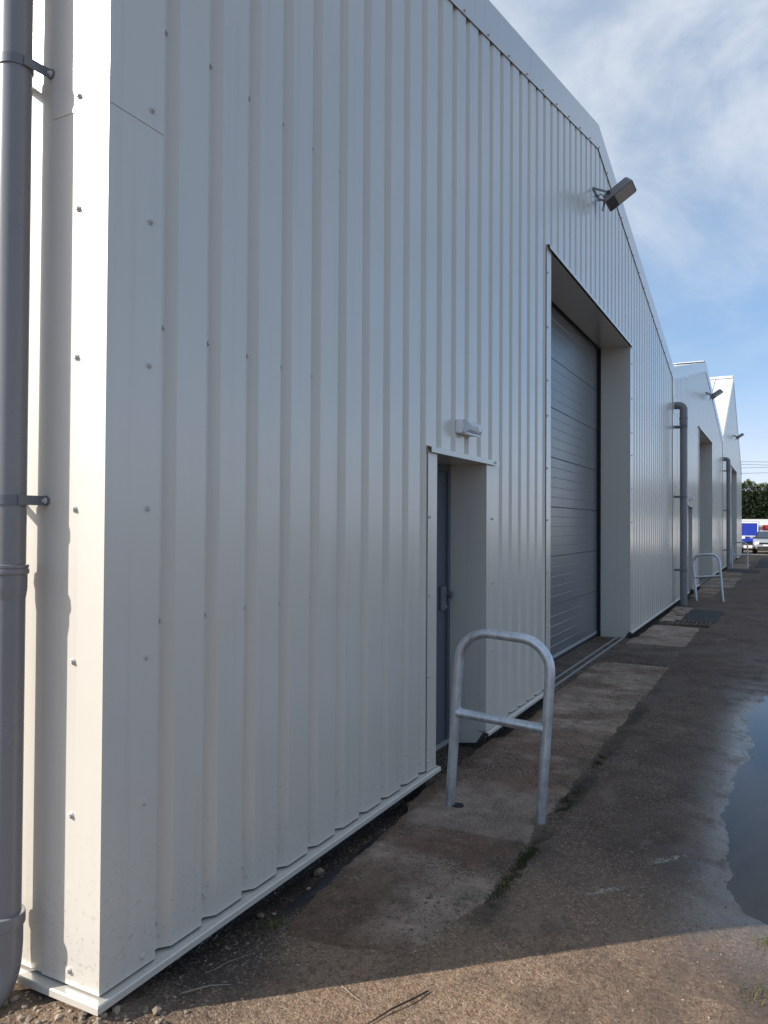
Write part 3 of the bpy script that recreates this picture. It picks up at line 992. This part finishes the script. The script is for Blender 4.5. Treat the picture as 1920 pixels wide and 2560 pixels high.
def gz(x, y):
    z = far_fall(x)
    if -8 < y < 2 and -3 < x < 45:
        # a shallow gutter at the foot of the wall
        z -= .055 * sstep(-.20, -.02, y) * sstep(1.9, 2.5, x)
        z += .026 * sstep(2.0, 1.75, x) * sstep(-.25, -.02, y)
        # hollow that holds the puddle
        sh = -1.60 + .10 * noise.noise(Vector((x * .9, 3.1, 0))) + .05 * noise.noise(Vector((x * 3.1, y * 2, 0)))
        sh -= .10 * sstep(4.6, 3.4, x)
        w = sstep(3.0, 3.9, x) * (1 - sstep(7.3, 9.0, x))
        z -= .042 * sstep(sh + .16, sh - .55, y) * w
        z += .004 * noise.noise(Vector((x * 2.3, y * 2.3, 1.7)))
        z += .0026 * noise.noise(Vector((x * 9, y * 9, 4.2))) + .0013 * noise.noise(Vector((x * 31, y * 31, 7.7)))
        # trench soil by the corner is rougher
        k = sstep(2.7, 1.6, x) * sstep(-.9, -.1, y)
        z += k * (.012 * noise.noise(Vector((x * 14, y * 14, 2.0))))
    return z


def lines(lo, hi, fine0, fine1, step, grow=1.18):
    xs = []
    x = fine0
    while x < fine1:
        xs.append(x)
        x += step
    s = step
    while x < hi:
        xs.append(x)
        s *= grow
        x += s
    xs.append(hi)
    x, s = fine0, step
    left = []
    while True:
        s *= grow
        x -= s
        if x <= lo:
            break
        left.append(x)
    return [lo] + left[::-1] + xs


GX = lines(-500, 900, 1.35, 8.2, .022, 1.035)
GY = lines(-600, 600, -2.5, .42, .022, 1.16)
m = MB()
nx, ny = len(GX), len(GY)
for x in GX:
    for y in GY:
        m.v.append((x, y, gz(x, y)))
for i in range(nx - 1):
    for j in range(ny - 1):
        a = i * ny + j
        m.f.append((a, a + ny, a + ny + 1, a + 1))
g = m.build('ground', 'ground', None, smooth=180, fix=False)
tag(g, 'rough brown and grey asphalt yard beside the warehouse', None, None, 'structure')

# puddle
WL = -.0125
m = MB().poly([(3.0, -6.5, WL), (15.0, -6.5, WL), (15.0, -1.30, WL), (3.0, -1.30, WL)])
pd = m.build('puddle', 'water', None, fix=False)
tag(pd, 'puddle of still water mirroring blue sky at the right edge', None, None, 'structure')

# concrete apron along the wall
apron = empty('concrete_apron', (2.5, -.45, 0))
tag(apron, 'strip of weathered concrete slabs along the foot of the wall', None, None, 'structure')


def slab(xa, xb, yin, yout, mat, top=.009, step=.035, rag=.020, seed=0):
    """ragged slab; yin / yout are functions of x"""
    nx_ = max(2, int((xb - xa) / step))
    ny_ = 14 if step < .1 else 6
    m = MB()
    N = lambda x, y, s: noise.noise(Vector((x * s, y * s, 11.3 + seed)))
    for i in range(nx_ + 1):
        x = xa + (xb - xa) * i / nx_
        a, b = yin(x), yout(x)
        b += rag * (N(x, 1, 4) + .7 * N(x, 2, 15) + .5 * N(x, 3, 41))
        a += rag * .8 * (N(x, 5, 6) + .6 * N(x, 6, 19))
        for j in range(ny_ + 1):
            t = j / ny_
            y = a + (b - a) * t
            xx = x + (rag * .5 * N(x * 3, y, 9) if i in (0, nx_) else 0)
            z = top + far_fall(x) + .003 * N(x, y, 3) + .0016 * N(x, y, 15)
            e = min(j, ny_ - j, i, nx_ - i)
            if e == 0:
                z -= .010
            m.v.append((xx, y, z))
    row = ny_ + 1
    for i in range(nx_):
        for j in range(ny_):
            a = i * row + j
            m.f.append((a, a + 1, a + row + 1, a + row))
    # skirt
    rim = [i * row for i in range(nx_ + 1)] + [nx_ * row + j for j in range(1, row)] + [i * row + ny_ for i in range(nx_ - 1, -1, -1)] + [j for j in range(ny_ - 1, 0, -1)]
    k0 = len(m.v)
    for k in rim:
        x, y, z = m.v[k]
        m.v.append((x, y, z - .12))
    n = len(rim)
    for k in range(n):
        q = (k + 1) % n
        m.f.append((rim[k], rim[q], k0 + q, k0 + k))
    return m.build('slab', mat, apron, smooth=50)


def lerp_tab(tab):
    def f(x):
        if x <= tab[0][0]:
            return tab[0][1]
        for (a, ya), (b, yb) in zip(tab, tab[1:]):
            if x <= b:
                return ya + (yb - ya) * (x - a) / (b - a)
        return tab[-1][1]
    return f


slab(2.515, 9.21, lerp_tab([(2.515, -.26), (2.55, -.20), (2.9, -.15), (3.9, -.10), (4.0, -.03), (5.5, -.02), (5.6, -.09), (7.0, -.09), (7.2, -.03), (9.3, -.02)]),
     lerp_tab([(2.515, -.36), (2.54, -.50), (2.585, -.61), (2.66, -.71), (2.76, -.775), (3.1, -.815), (4.2, -.80), (5.3, -.80), (9.2, -.815)]), 'concrete_near', step=.028)
slab(9.235, 10.83, lambda x: -.03, lambda x: -.82, 'concrete_dark', .009, seed=3)
slab(10.85, 13.07, lambda x: -.05 if x < 11.5 else -.10, lambda x: -.83, 'concrete_pale', .006, seed=5)
slab(13.72, 16.2, lambda x: -.09, lambda x: -.42, 'concrete_pale', .004, seed=6)
slab(18.7, 21.7, lambda x: -.09, lambda x: -.62, 'concrete', .005, step=.1, seed=7)
slab(21.75, 26.4, lambda x: -.02, lambda x: -.86, 'concrete_pale', .005, step=.1, seed=8)
slab(26.5, 30.2, lambda x: -.09, lambda x: -.80, 'concrete', .005, step=.1, seed=9)
slab(32.0, 36.4, lambda x: -.09, lambda x: -.85, 'concrete_pale', .005, step=.1, seed=10)
slab(36.5, 45.5, lambda x: -.02, lambda x: -1.1, 'concrete', .005, step=.1, seed=12)
# the strip of floor under the lifting doors
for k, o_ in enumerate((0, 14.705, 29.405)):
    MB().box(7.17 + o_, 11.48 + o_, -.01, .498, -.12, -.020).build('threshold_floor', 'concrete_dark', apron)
# pale paving bricks by the downpipe foot
pv = None
for k, (x, y) in enumerate(((14.55, -.33), (14.95, -.30), (15.3, -.34), (15.65, -.30), (15.35, -.16), (15.75, -.16))):
    if pv is None:
        p0 = (x, y)
        pv = MB().box(x, x + .30, y - .06, y + .06, -.02, .024).build('paving_brick', 'concrete_pale', apron, bevel=.008)
    else:
        copy_part(pv, apron, (x - p0[0], y - p0[1], 0))


def patch(x0, x1, y0, y1, label, lift=.006, seed=0):
    m = MB()
    n = 26
    ring = []
    for k in range(n * 4):
        t = (k % n) / n
        s = k // n
        x, y = [(x0 + (x1 - x0) * t, y0), (x1, y0 + (y1 - y0) * t), (x1 - (x1 - x0) * t, y1), (x0, y1 - (y1 - y0) * t)][s]
        x += .05 * noise.noise(Vector((x * 3, y * 3, seed)))
        y += .05 * noise.noise(Vector((x * 3, y * 3, seed + 5)))
        ring.append((x, y))
    m.prism(ring, -.03 + far_fall(x0), lift + far_fall(x0), 'z')
    o = m.build('tarmac_patch', 'tarmac', None)
    tag(o, label, None, None, 'structure')
    return o


patch(13.73, 15.75, -.98, -.43, 'dark fresh tarmac patch behind the drain grate', .008, 1)
patch(29.2, 31.3, -1.25, -.22, 'dark tarmac patch before the farther downpipe', .008, 2)
patch(33.0, 40.0, -1.7, -1.0, 'dark tarmac strip beside the farthest hoop barrier', .008, 3)
# dark tar edging by the wall foot close to the corner
m = MB()
xs = [2.62 + k * .03 for k in range(48)]
for k, x in enumerate(xs[:-1]):
    pass
top, bot = [], []
for x in xs:
    wv = .045 * sstep(2.6, 3.0, x) * (1 - sstep(3.8, 4.03, x)) + .012
    top.append((x, -.085 + .02 * noise.noise(Vector((x * 6, 0, 3))) + wv * .8))
    bot.append((x, -.125 + .03 * noise.noise(Vector((x * 7, 5, 3))) - wv))
i = 0
rows = 6
for k, x in enumerate(xs):
    for j in range(rows + 1):
        t = j / rows
        y = top[k][1] + (bot[k][1] - top[k][1]) * t
        z = gz(x, y) + (.010 * math.sin(math.pi * t) * (1 + 1.2 * noise.noise(Vector((x * 22, y * 22, 8)))) + .004) * sstep(2.62, 2.85, x) - (.03 if j in (0, rows) or k in (0, len(xs) - 1) else 0)
        m.v.append((x, y, z))
for k in range(len(xs) - 1):
    for j in range(rows):
        a = k * (rows + 1) + j
        m.f.append((a, a + 1, a + rows + 2, a + rows + 1))
o = m.build('tar_edging', 'tarmac', None, smooth=60)
tag(o, 'lumpy black tar edging between wall foot and concrete slab', None, None, 'structure')

# drain grate
gr = empty('drain_grate', (13.4, -.645, 0))
tag(gr, 'slotted metal drain grate set beside the dark tarmac patch', 'drain grate')
MB().box(13.09, 13.71, -.925, -.365, -.05, .010).build('pit', 'rubber', gr)  # solid black block painting the dark below the bars
m = MB()
m.box(13.08, 13.12, -.93, -.36, .0, .034).box(13.68, 13.72, -.93, -.36, .0, .032).box(13.121, 13.679, -.93, -.895, .0, .0325).box(13.121, 13.679, -.395, -.36, .0, .0325)
m.build('frame', 'concrete_dark', gr, bevel=.004)
b0 = None
for k in range(7):
    y = -.87 + k * .067
    if b0 is None:
        b0 = MB().box(13.122, 13.678, y, y + .036, .002, .028).build('bar', 'concrete_dark', gr)
    else:
        copy_part(b0, gr, (0, k * .067, 0))


# ------------------------------------------------------------------ hoop barriers
def hoop(loc, lean, label):
    root = empty('hoop_barrier', loc)
    tag(root, label, 'hoop barrier', 'galvanised hoop barriers by the doors')
    ORG[root.name] = Vector((0, 0, 0))
    hw, top, r = .262, .992, .17
    rt = .0275
    path = [(0, hw, -.12), (0, hw, .2), (0, hw, .5), (0, hw, top - r)]
    path += [tuple(p) for p in arc((0, hw - r, top - r), r, 0, math.pi / 2, 9, (0, 1, 0), (0, 0, 1))][1:]
    path += [tuple(p) for p in arc((0, -hw + r, top - r), r, math.pi / 2, math.pi, 9, (0, 1, 0), (0, 0, 1))]
    path += [(0, -hw, .5), (0, -hw, .2), (0, -hw, -.12)]
    MB().tube(path, rt, 20).build('hoop', 'galv', root, smooth=60)
    rr = [rt * 1.18, rt * 1.02, rt * .96, rt * .96, rt * 1.02, rt * 1.18]
    ys = [hw - .012, hw - .045, hw - .09, -hw + .09, -hw + .045, -hw + .012]
    MB().tube([(0, y, .522) for y in ys], rr, 18).build('crossbar', 'galv', root, smooth=60)
    root.rotation_euler = (lean, 0, 0)
    return root


h1 = hoop((4.08, -.533, .0), math.radians(3.6), 'nearest galvanised hoop barrier standing by the nearest door')
h2 = hoop((17.8, -.575, .0), math.radians(-4.8), 'middle hoop barrier, just past the nearer wide downpipe')
h3 = hoop((32.0, -.53, .0), math.radians(.5), 'farthest, smallest hoop barrier in front of the parked cars')
# flat black disc painting the dark inside a socket hole by the near foot
MB().tube([(4.085, -.318, .0115), (4.085, -.318, .0155)], .034, 20).build('foot_socket_shade', 'rubber', None)
so = bpy.data.objects['foot_socket_shade']
tag(so, 'small dark round socket hole beside the nearest barrier foot', 'socket')


# ------------------------------------------------------------------ loose things on the ground
def pebble(m, x, y, z, r, seed):
    bm = bmesh.new()
    bmesh.ops.create_icosphere(bm, subdivisions=1, radius=1.0)
    rnd = random.Random(seed)
    sx, sy, sz = rnd.uniform(.8, 1.35), rnd.uniform(.7, 1.1), rnd.uniform(.45, .8)
    a = rnd.uniform(0, 6.28)
    i = len(m.v)
    for v in bm.verts:
        k = 1 + .28 * noise.noise(v.co * 1.3 + Vector((seed * 3.7, 0, 0)))
        px, py, pz = v.co.x * sx * k * r, v.co.y * sy * k * r, v.co.z * sz * k * r
        m.v.append((x + px * math.cos(a) - py * math.sin(a), y + px * math.sin(a) + py * math.cos(a), z + pz))
    for f in bm.faces:
        m.f.append(tuple(i + v.index for v in f.verts))
    bm.free()


m = MB()
rnd = random.Random(3)
for k in range(5200):
    t = rnd.random()
    if t < .055:                       # rubble round the corner and under the end wall
        x, y = rnd.gauss(1.70, .13), rnd.uniform(-.22, .5)
        r = abs(rnd.gauss(0, .007)) + .003
    elif t < .10:                      # along the foot of the wall
        x, y = rnd.uniform(1.8, 7.0), rnd.gauss(-.07, .05)
        r = abs(rnd.gauss(0, .004)) + .002
    else:                             # scattered grit
        x, y = 1.6 + 6.0 * rnd.random() ** 1.6, rnd.uniform(-2.2, -.1)
        r = abs(rnd.gauss(0, .0016)) + .0012
        if rnd.random() < .10:
            x, y = rnd.uniform(2.6, 3.4), rnd.gauss(-.66, .08)
            r = rnd.uniform(.002, .0055)
    if x > 1.77 and y > -.005:
        continue
    pebble(m, x, y, gz(x, y) + r * .2 + (.008 if (x > 2.52 and -.8 < y < -.2) else 0), r, k)
o = m.build('gravel', 'stone', None, fix=False)
tag(o, 'loose gravel and rubble along the wall foot and corner', 'gravel', None, 'stuff')
for x, y, r, sd, lb in ((3.10, -.012, .030, 901, 'pale broken stone tucked under the wall drip edge'),
                        (1.915, -.135, .020, 905, 'pale flat stone on the ground by the building corner'),
                        (2.66, .0, .018, 908, 'small brown stone under the drip edge near the corner')):
    m = MB()
    pebble(m, x, y, gz(x, y) + r * .5, r, sd)
    tag(m.build('stone', 'stone', None, fix=False, loc=(x, y, 0)), lb, 'stone')


def stick(pts, r, mat, name, label, cat='twig'):
    q = [(x, y, gz(x, y) + dz) for x, y, dz in pts]
    o = MB().tube(q, [r] * (len(q) - 1) + [r * .5], 6).build(name, mat, None, smooth=60, loc=q[0])
    return tag(o, label, cat)


stick([(2.43, -.873, .006), (2.36, -.85, .012), (2.28, -.81, .010), (2.18, -.772, .006)], .0032, 'twig', 'twig', 'long dark twig lying in the sunlight by the shadow edge')
stick([(2.31, -.60, .012), (2.28, -.66, .012), (2.27, -.70, .008)], .0010, 'straw', 'straw', 'pale straw lying across the sunlit ground near the twig', 'straw')
stick([(2.18, -.13, .008), (2.25, -.16, .010), (2.34, -.21, .008)], .0012, 'straw', 'straw', 'pale straw stalk in the shade under the drip edge', 'straw')
stick([(2.02, -.14, .012), (2.07, -.19, .016), (2.10, -.205, .010), (2.14, -.25, .008)], .0020, 'straw', 'root', 'pale bent dry root by the building corner', 'root')


def tuft(x, y, n, h, label, seed, spread=.03):
    rnd = random.Random(seed)
    m = MB()
    for k in range(n):
        a = rnd.uniform(0, 6.28)
        bx, by = x + rnd.gauss(0, spread), y + rnd.gauss(0, spread)
        hh = h * rnd.uniform(.5, 1.1)
        ln = rnd.uniform(.2, .9) * hh
        w = rnd.uniform(.0012, .0024)
        px, py = -math.sin(a) * w, math.cos(a) * w
        z0 = gz(bx, by)
        p = [(bx + math.cos(a) * ln * t * t, by + math.sin(a) * ln * t * t, z0 + hh * (t - .25 * t * t)) for t in (0, .5, 1)]
        m.poly([(p[0][0] - px, p[0][1] - py, p[0][2]), (p[0][0] + px, p[0][1] + py, p[0][2]), (p[1][0] + px * .8, p[1][1] + py * .8, p[1][2]), (p[1][0] - px * .8, p[1][1] - py * .8, p[1][2])])
        m.poly([(p[1][0] - px * .8, p[1][1] - py * .8, p[1][2]), (p[1][0] + px * .8, p[1][1] + py * .8, p[1][2]), p[2]])
    o = m.build('grass_tuft', 'grass', None, fix=False, loc=(x, y, 0))
    return tag(o, label, 'grass', None, 'stuff')


tuft(2.56, -.145, 34, .055, 'sparse green grass tuft in the shade under the wall', 1, .03)
tuft(3.335, -1.885, 14, .06, 'bright grass tuft on the shadow line at the right edge', 2, .018)
tuft(2.94, -1.895, 30, .055, 'sunlit grass tuft at the lower right edge', 3, .04)
m = MB()
rnd = random.Random(5)
for cx, cy, sx_, n in ((5.34, -.85, .12, 700), (4.52, -.85, .12, 700), (3.60, -.86, .15, 1300), (3.25, -.85, .10, 350), (4.28, -.85, .08, 300)):
    for k in range(n):
        x, y = rnd.gauss(cx, sx_), rnd.gauss(cy + .02 * noise.noise(Vector((x * 12, 0, 1))), .020)
        if noise.noise(Vector((x * 16, y * 16, 3))) < -.05:
            continue
        z = gz(x, y) - .001
        a, h = rnd.uniform(0, 6.28), rnd.uniform(.006, .024)
        w = rnd.uniform(.0010, .0022)
        dx, dy = math.cos(a) * w, math.sin(a) * w
        ex, ey = rnd.gauss(0, .006), rnd.gauss(0, .006)
        m.poly([(x - dx, y - dy, z), (x + dx, y + dy, z), (x + ex, y + ey, z + h)])
o = m.build('moss', 'moss', None, fix=False)
tag(o, 'dark moss along the outer edge of the concrete slabs', 'moss', None, 'stuff')


# ------------------------------------------------------------------ far yard: vehicles, shed, hedge, wires
def car(cx, cy, paint, label, seed, letters):
    gz0 = far_fall(cx)
    root = empty('parked_car', (cx, cy, gz0))
    tag(root, label, 'car', 'cars parked beyond the warehouse')
    ORG[root.name] = Vector((0, 0, 0))
    # body as a loft of cross sections from nose (-x) to tail
    st = [(-2.30, .62, .45, .74, .76), (-2.26, .80, .36, .86, .93), (-2.05, .90, .30, .97, 1.02), (-1.55, .955, .28, 1.05, 1.07),
          (-1.00, .965, .28, 1.10, 1.12), (.2, .97, .28, 1.13, 1.15), (1.6, .96, .28, 1.14, 1.16), (2.15, .93, .32, 1.12, 1.14), (2.42, .80, .42, 1.04, 1.06)]
    m = MB()
    for x, hw, zl, zs, zt in st:
        half = [(hw * .80, zl), (hw * .98, zl + .10), (hw, (zl + zs) / 2), (hw * .985, zs - .06), (hw * .90, zs), (hw * .55, zt)]
        ring = [(-y, z) for y, z in half] + [(y, z) for y, z in reversed(half)]
        m.v += [(x, y, z) for y, z in ring]
    n = 12
    for s in range(len(st) - 1):
        for k in range(n):
            q = (k + 1) % n
            m.f.append((s * n + k, s * n + q, s * n + n + q, s * n + n + k))
    m.f += [tuple(range(n)), tuple(range((len(st) - 1) * n, len(st) * n))]
    m.build('body', paint, root, smooth=45)
    cab = [(-.95, .80, 1.09), (-.20, .68, 1.60), (.4, .66, 1.665), (1.5, .64, 1.63), (2.2, .74, 1.13)]
    m = MB()
    for x, hw, zt in cab:
        m.v += [(x, -hw - (.10 if .0 < x < 2 or x == -.20 else .06), 1.08), (x, -hw, zt - .05), (x, -hw * .8, zt), (x, hw * .8, zt), (x, hw, zt - .05), (x, hw + (.10 if .0 < x < 2 or x == -.20 else .06), 1.08)]
    for s in range(len(cab) - 1):
        for k in range(5):
            m.f.append((s * 6 + k, s * 6 + k + 1, s * 6 + 6 + k + 1, s * 6 + 6 + k))
    m.build('cabin', 'black_trim' if letters else paint, root, smooth=40)
    m = MB().hexa([(-.90, -.70, 1.15), (-.24, -.58, 1.58), (-.24, .58, 1.58), (-.90, .70, 1.15)],
                  [(-.93, -.70, 1.165), (-.27, -.58, 1.60), (-.27, .58, 1.60), (-.93, .70, 1.165)])
    m.build('windscreen', 'windscreen', root)
    MB().hexa([(-.25, -.60, 1.615), (1.6, -.56, 1.655), (1.6, .56, 1.655), (-.25, .60, 1.615)],
              [(-.20, -.52, 1.665), (1.5, -.48, 1.70), (1.5, .48, 1.70), (-.20, .52, 1.665)]).build('roof_panel', paint, root)
    MB().box(-2.325, -2.24, -.52, .52, .70, .83).build('grille', 'black_trim', root, bevel=.02)
    MB().box(-2.315, -2.20, -.66, .66, .40, .53).build('bumper_intake', 'black_trim', root, bevel=.02)
    MB().box(-2.345, -2.328, -.26, .26, .58, .69).build('number_plate', 'white_paint', root)
    for s in (-1, 1):
        MB().hexa([(-2.31, s * .54, .72), (-2.09, s * .89, .76), (-2.06, s * .89, .82), (-2.28, s * .54, .83)],
                  [(-2.22, s * .54, .72), (-2.02, s * .84, .76), (-2.00, s * .84, .82), (-2.20, s * .54, .83)]).build('headlight', 'chrome', root)
        MB().box(-2.27, -2.15, s * .80 - .09, s * .80 + .09, .46, .54).build('fog_light', 'black_trim', root, bevel=.01)
        MB().tube([(-.72, s * .93, 1.13), (-.75, s * 1.06, 1.18)], [.03, .05], 8).box(-.80, -.68, s * 1.06 - .10, s * 1.06 + .10, 1.09, 1.25).build('mirror', paint, root, bevel=.025)
        for x in (-1.42, 1.45):
            w = MB().tube([(x, s * .72, .36), (x, s * .965, .36)], .36, 24).build('wheel', 'tyre', root, smooth=40)
            MB().tube([(x, s * .90, .36), (x, s * .972, .36)], .24, 20).build('rim', 'chrome', w, smooth=40)
    if letters:
        cu = bpy.data.curves.new('lettering', 'FONT')
        cu.body = 'RANGE ROVER'
        cu.size, cu.extrude, cu.align_x = .085, .004, 'CENTER'
        cu.space_character = 1.9
        tmp = bpy.data.objects.new('tmp_lettering', cu)
        COL.objects.link(tmp)
        dg = bpy.context.evaluated_depsgraph_get()
        me = bpy.data.meshes.new_from_object(tmp.evaluated_get(dg))
        COL.objects.unlink(tmp)
        bpy.data.objects.remove(tmp)
        me.materials.clear()
        me.materials.append(M['chrome'])
        lt = bpy.data.objects.new('lettering', me)
        lt.parent = root
        lt.matrix_local = Matrix.Translation((-2.285, 0, .865)) @ Matrix.Rotation(math.radians(-90), 4, 'Z') @ Matrix.Rotation(math.radians(62), 4, 'X')
        COL.objects.link(lt)
    return root


car(64.2, -.99, 'silver', 'silver car parked facing the camera beyond the warehouse', 1, True)
car(63.0, 1.62, 'white_paint', 'white car half hidden behind the far end of the warehouse', 2, False)


def box_body(x, y0, y1, z0, z1, ln, paint, label, frame):
    g0 = far_fall(x)
    root = empty('box_trailer', (x, (y0 + y1) / 2, g0))
    tag(root, label, 'trailer', 'box trailers at the back of the yard')
    MB().box(x, x + ln, y0, y1, z0, z1).build('body', paint, root, bevel=.04)
    for a, b in ((y0 + .01, y0 + .07), (y1 - .07, y1 - .01), ((y0 + y1) / 2 - .03, (y0 + y1) / 2 + .03)):
        MB().box(x - .03, x - .001, a, b, z0, z1 - .03).build('door_post', frame, root)
    MB().box(x - .032, x - .002, y0 + .08, y1 - .08, z1 - .12, z1 - .03).build('top_rail', frame, root)
    MB().box(x - .032, x - .002, y0 + .08, y1 - .08, z0 + (z1 - z0) * .28, z0 + (z1 - z0) * .28 + .05).build('cross_rail', frame, root)
    MB().box(x + .1, x + ln - .1, y0 + .15, y1 - .15, g0 + .45, z0).build('chassis', 'black_trim', root)
    for s in (y0 + .25, y1 - .25):
        for xx in (x + .7, x + ln - .9):
            MB().tube([(xx, s - .13, g0 + .42), (xx, s + .13, g0 + .42)], .42, 20).build('wheel', 'tyre', root, smooth=40)
    return root


box_body(70.0, -.23, 2.35, .30, 1.98, 5.0, 'blue_paint', 'blue box trailer behind the white car', 'white_paint')
box_body(71.0, -1.75, -.52, .15, 1.72, 5.0, 'red_paint', 'red box trailer behind the silver car', 'red_paint')
box_body(67.5, -4.1, -1.83, .55, 1.88, 4.5, 'white_paint', 'white box trailer at the right edge, beside the silver car', 'shed')

sd = empty('low_shed', (79, 0, far_fall(79)))
tag(sd, 'long low off-white shed roof in front of the hedge', 'shed')
MB().box(79, 83, -22, 14, -.4, 1.55).build('wall', 'shed', sd)
MB().hexa([(78.6, -22.3, 1.56), (83.3, -22.3, 1.80), (83.3, 14.3, 1.80), (78.6, 14.3, 1.56)],
          [(78.6, -22.3, 1.95), (83.3, -22.3, 2.30), (83.3, 14.3, 2.30), (78.6, 14.3, 1.95)]).build('roof', 'shed', sd)
MB().box(78.55, 78.6, -22.3, 14.3, 1.52, 1.70).build('gutter', 'lamp_body', sd)

hd = empty('conifer_hedge', (88, -4, -.4))
tag(hd, 'tall dark green conifer hedge behind the far yard', 'hedge')
rnd = random.Random(11)


def hedge_top(y):
    return 5.85 + .12 * noise.noise(Vector((y * .55, 0, 4))) + .22 * noise.noise(Vector((y * 2.3, 0, 7))) + .5 * math.exp(-((y - 1.2) / .7) ** 2) - .06 * (y + 2)


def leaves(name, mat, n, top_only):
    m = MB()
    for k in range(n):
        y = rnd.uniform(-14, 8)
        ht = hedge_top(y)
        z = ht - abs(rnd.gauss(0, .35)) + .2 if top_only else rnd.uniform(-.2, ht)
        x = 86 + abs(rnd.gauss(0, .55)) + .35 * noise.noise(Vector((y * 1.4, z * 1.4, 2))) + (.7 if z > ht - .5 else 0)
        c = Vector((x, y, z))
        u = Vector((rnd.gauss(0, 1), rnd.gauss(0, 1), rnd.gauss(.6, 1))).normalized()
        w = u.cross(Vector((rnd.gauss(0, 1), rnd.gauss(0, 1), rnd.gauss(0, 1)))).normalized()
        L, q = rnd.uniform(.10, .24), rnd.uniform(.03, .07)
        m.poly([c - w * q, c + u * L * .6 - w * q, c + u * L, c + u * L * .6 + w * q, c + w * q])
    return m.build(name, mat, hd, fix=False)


leaves('foliage', 'hedge', 48000, False)
leaves('sunlit_top_leaves', 'hedge_lit_top', 2600, True)
m = MB()
for k in range(60):
    y = -14 + k * 22 / 59
    m.tube([(87.4, y, -.5), (87.4, y, hedge_top(y) - .9)], [.16, .03], 6)
m.box(87.3, 88.6, -14, 8, -.4, 5.2)
m.build('inner_branches', 'twig', hd)

for k, (za, zb2, x) in enumerate(((6.30, 6.05, 60.0), (6.12, 5.78, 60.3), (5.92, 5.93, 60.6), (5.55, 5.57, 60.9))):
    pts = []
    for j in range(25):
        t = j / 24
        y = 30 - 60 * t
        zz = za + (zb2 - za) * (0.0 - y) / 2.0 * .35
        pts.append((x, y, zz - .15 * math.sin(math.pi * t)))
    o = MB().tube(pts, .013, 6).build('overhead_wire', 'cable', None, smooth=60)
    tag(o, ('topmost', 'second highest', 'third highest', 'lowest')[k] + ' of the four thin overhead wires at the right', 'wire', 'overhead wires')
